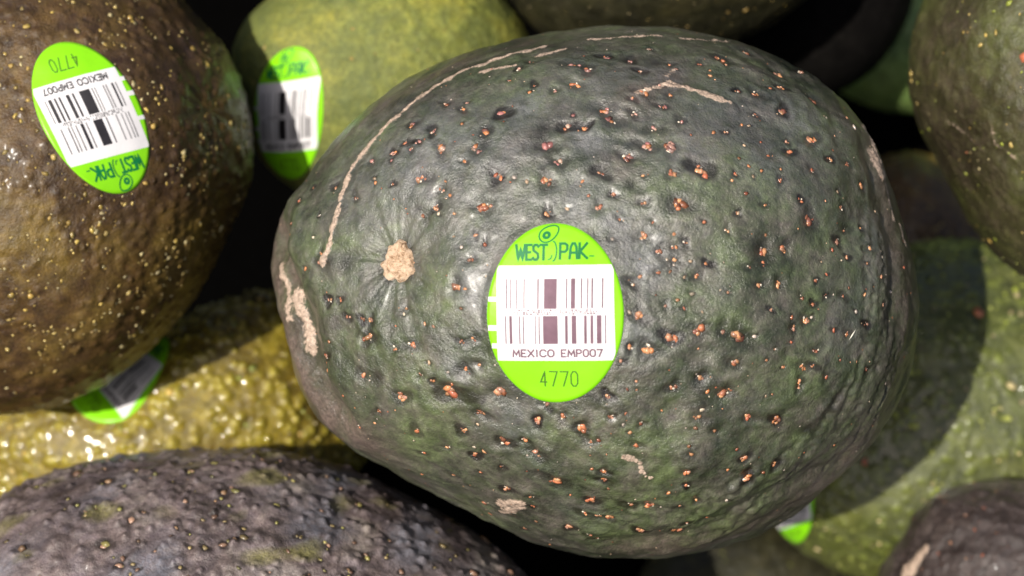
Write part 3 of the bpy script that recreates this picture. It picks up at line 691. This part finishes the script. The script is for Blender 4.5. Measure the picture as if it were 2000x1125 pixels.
# yellow green behind it
Y = other('bright yellow green avocado with an upright narrow sticker on its shaded edge', (745, 130),
 [(455,90),(478,45),(535,0),(600,-45),(700,-85),(820,-85),(930,-40),(1010,30),(1045,110),(1030,200),(960,290),(860,360),(740,390),(640,388),(560,365),(508,310),(475,235),(455,160)],
 -50, 24, 300, SKIN_LIME, 0.6, 5)
Yb = Y.sh.bvh(); f2 = sticker_frame(Yb, (556, 232), (63, -4), (8, 124)); Y.stickers = [f2]
Y.bloom[:] = np.clip(1.1 - np.linalg.norm(Y.P - Y.P[Y.at(520, 200)], axis=1) / 36, 0, 1); bumps(Y, 900, 0.9, 0.16); dots(Y, 160, 0.25, LIME + GOLD); o = Y.finish(); make_sticker(o, Yb, f2, INKBLACK)

# top, dark olive
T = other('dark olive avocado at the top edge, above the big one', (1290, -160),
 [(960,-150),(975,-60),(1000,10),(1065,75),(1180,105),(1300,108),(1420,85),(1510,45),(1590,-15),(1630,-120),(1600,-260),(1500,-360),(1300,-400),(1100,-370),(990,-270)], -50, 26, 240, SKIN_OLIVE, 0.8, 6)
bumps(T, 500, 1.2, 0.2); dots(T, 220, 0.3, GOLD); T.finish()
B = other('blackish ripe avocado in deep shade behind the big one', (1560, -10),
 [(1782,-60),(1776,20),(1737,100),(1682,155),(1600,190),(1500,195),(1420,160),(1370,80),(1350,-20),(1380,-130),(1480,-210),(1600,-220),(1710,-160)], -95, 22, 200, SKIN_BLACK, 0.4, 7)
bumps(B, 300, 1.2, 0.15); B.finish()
F = other('small patch of bright green avocado deep between the blackish and the right one', (1790, 70),
 [(1560,60),(1600,140),(1680,195),(1780,218),(1880,215),(1980,160),(2010,60),(1960,-40),(1850,-100),(1720,-100),(1610,-40)], -135, 22, 200, SKIN_PALE, 0.5, 8)
bumps(F, 300, 1.2, 0.2); dots(F, 150, 0.35, LIME); F.finish()
# right
R = other('green and brown speckled avocado cut off by the right edge', (2120, 190),
 [(1806,-5),(1786,85),(1783,160),(1796,230),(1832,290),(1862,345),(1900,425),(1945,490),(2010,545),(2120,580),(2250,560),(2380,470),(2450,300),(2440,100),(2340,-70),(2180,-160),(2010,-160),(1880,-100),(1835,-50)],
 -20, 32, 360, SKIN_RIGHT, 0.8, 9)
bumps(R, 1100, 0.9, 0.26); R.disp += waves(R.P, 6, 12, 45) * 0.10; dots(R, 420, 0.30, GOLD + LIME); dots(R, 8, 0.6, SALMON)
R.line([(1850,235),(1890,262),(1925,300)], 0.7, scar(0.12, 0.4, 0.45, 0.2, R)); R.line([(1935,240),(1945,280),(1985,310)], 0.9, scar(0.1, 0.5, 0.42, 0.2, R))
R.finish()
# in the shade on the right
S = other('brown avocado in shadow deep down beside the right one', (1800, 470),
 [(1640,420),(1670,340),(1730,303),(1800,300),(1870,325),(1930,380),(1960,470),(1940,570),(1870,640),(1780,650),(1690,610),(1640,530)], -118, 20, 200, SKIN_BROWN, 0.5, 10)
bumps(S, 500, 1.1, 0.4); dots(S, 160, 0.35, GOLD); S.finish()
G = other('fresh green bumpy avocado lower right, half in the shadow of the big one', (1850, 800),
 [(1500,800),(1530,650),(1620,540),(1750,480),(1900,470),(2050,510),(2180,640),(2230,800),(2190,960),(2080,1080),(1930,1150),(1800,1165),(1710,1136),(1615,1100),(1530,1062),(1490,980)],
 -80, 30, 420, SKIN_GREEN, 0.7, 11)
Gb = G.sh.bvh(); f3 = sticker_frame(Gb, (1538, 990), (44, -16), (6, 78)); G.stickers = [f3]
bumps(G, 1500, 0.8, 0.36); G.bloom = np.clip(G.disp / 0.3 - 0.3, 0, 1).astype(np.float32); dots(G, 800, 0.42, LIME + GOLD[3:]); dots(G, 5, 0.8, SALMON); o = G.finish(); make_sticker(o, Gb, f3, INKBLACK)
C = other('dark purple brown avocado with a cream scar in the lower right corner', (2010, 1200),
 [(1700,1160),(1735,1100),(1770,1055),(1795,1000),(1840,962),(1920,943),(2010,940),(2150,960),(2280,1050),(2330,1190),(2280,1340),(2140,1440),(1970,1460),(1810,1400),(1720,1290)], -42, 24, 300, SKIN_DARK, 0.8, 12)
bumps(C, 700, 0.8, 0.3); C.disp += waves(C.P, 4, 12, 46) * 0.2 + waves(C.P, 1.6, 14, 58) * 0.06; dots(C, 180, 0.22, SALMON)
C.line([(1770,1120),(1785,1098),(1812,1072)], 0.95, scar(0.15, 0.85, 1.1, 0.3, C)); C.finish()
# bottom left, purple grey
W = other('long purple grey warty avocado along the bottom edge, lower left', (430, 1240),
 [(-90,1040),(0,965),(100,922),(250,895),(400,884),(550,888),(680,920),(800,978),(920,1040),(1050,1130),(1110,1230),(1090,1350),(980,1460),(780,1560),(500,1610),(200,1590),(-50,1480),(-160,1320),(-160,1160)],
 -14, 38, 520, SKIN_PURPLE, 1.0, 13)
bumps(W, 900, 0.85, 0.6, 0.5, 0.25); W.disp += waves(W.P, 5, 12, 47) * 0.16 + waves(W.P, 1.8, 14, 48) * 0.05
W.bloom = np.clip(waves(W.P, 16, 12, 49) * .8 - 0.1, 0, 0.9).astype(np.float32)
W.bark = np.clip(waves(W.P, 11, 12, 55) * 1.0 - 0.65, 0, .8).astype(np.float32)
for i in scatter(W, 420):
    q = min(1.1, 0.42 * math.exp(rng.normal(0, .45))); W.lenticel(i, q, [(0.42, 0.32, 0.14), (0.36, 0.22, 0.12), (0.30, 0.17, 0.11), (0.45, 0.40, 0.13), (0.36, 0.34, 0.10), (0.5, 0.3, 0.2)], None if rng.random() < .4 else 1, 0.15, 0.8, rng.uniform(1, 1.6), rng.uniform(-.4, .4))
W.finish()
K = other('golden green knobbly avocado under the brown one, glinting in the sun', (320, 840),
 [(-120,850),(-60,765),(80,715),(230,685),(350,640),(465,578),(550,562),(645,615),(715,730),(730,850),(680,960),(560,1050),(380,1100),(180,1090),(0,1030),(-90,950)], -66, 30, 420, SKIN_GOLD, 0.8, 14)
Kb = K.sh.bvh(); f4 = sticker_frame(Kb, (236, 724), (40, 30), (-88, 66)); K.stickers = [f4]
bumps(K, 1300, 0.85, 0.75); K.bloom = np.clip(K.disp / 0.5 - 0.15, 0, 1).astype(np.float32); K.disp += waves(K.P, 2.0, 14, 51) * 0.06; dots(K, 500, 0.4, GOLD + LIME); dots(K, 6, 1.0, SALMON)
o = K.finish(); make_sticker(o, Kb, f4, INKBLACK)
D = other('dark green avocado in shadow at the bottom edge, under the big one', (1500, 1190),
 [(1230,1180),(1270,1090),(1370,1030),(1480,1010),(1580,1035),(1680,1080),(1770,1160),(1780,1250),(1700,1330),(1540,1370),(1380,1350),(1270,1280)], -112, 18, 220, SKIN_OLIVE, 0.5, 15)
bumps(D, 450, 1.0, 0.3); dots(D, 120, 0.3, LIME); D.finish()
print('tris', sum(len(o.data.loops) - 2 * len(o.data.polygons) for o in bpy.data.objects if o.type == 'MESH'))
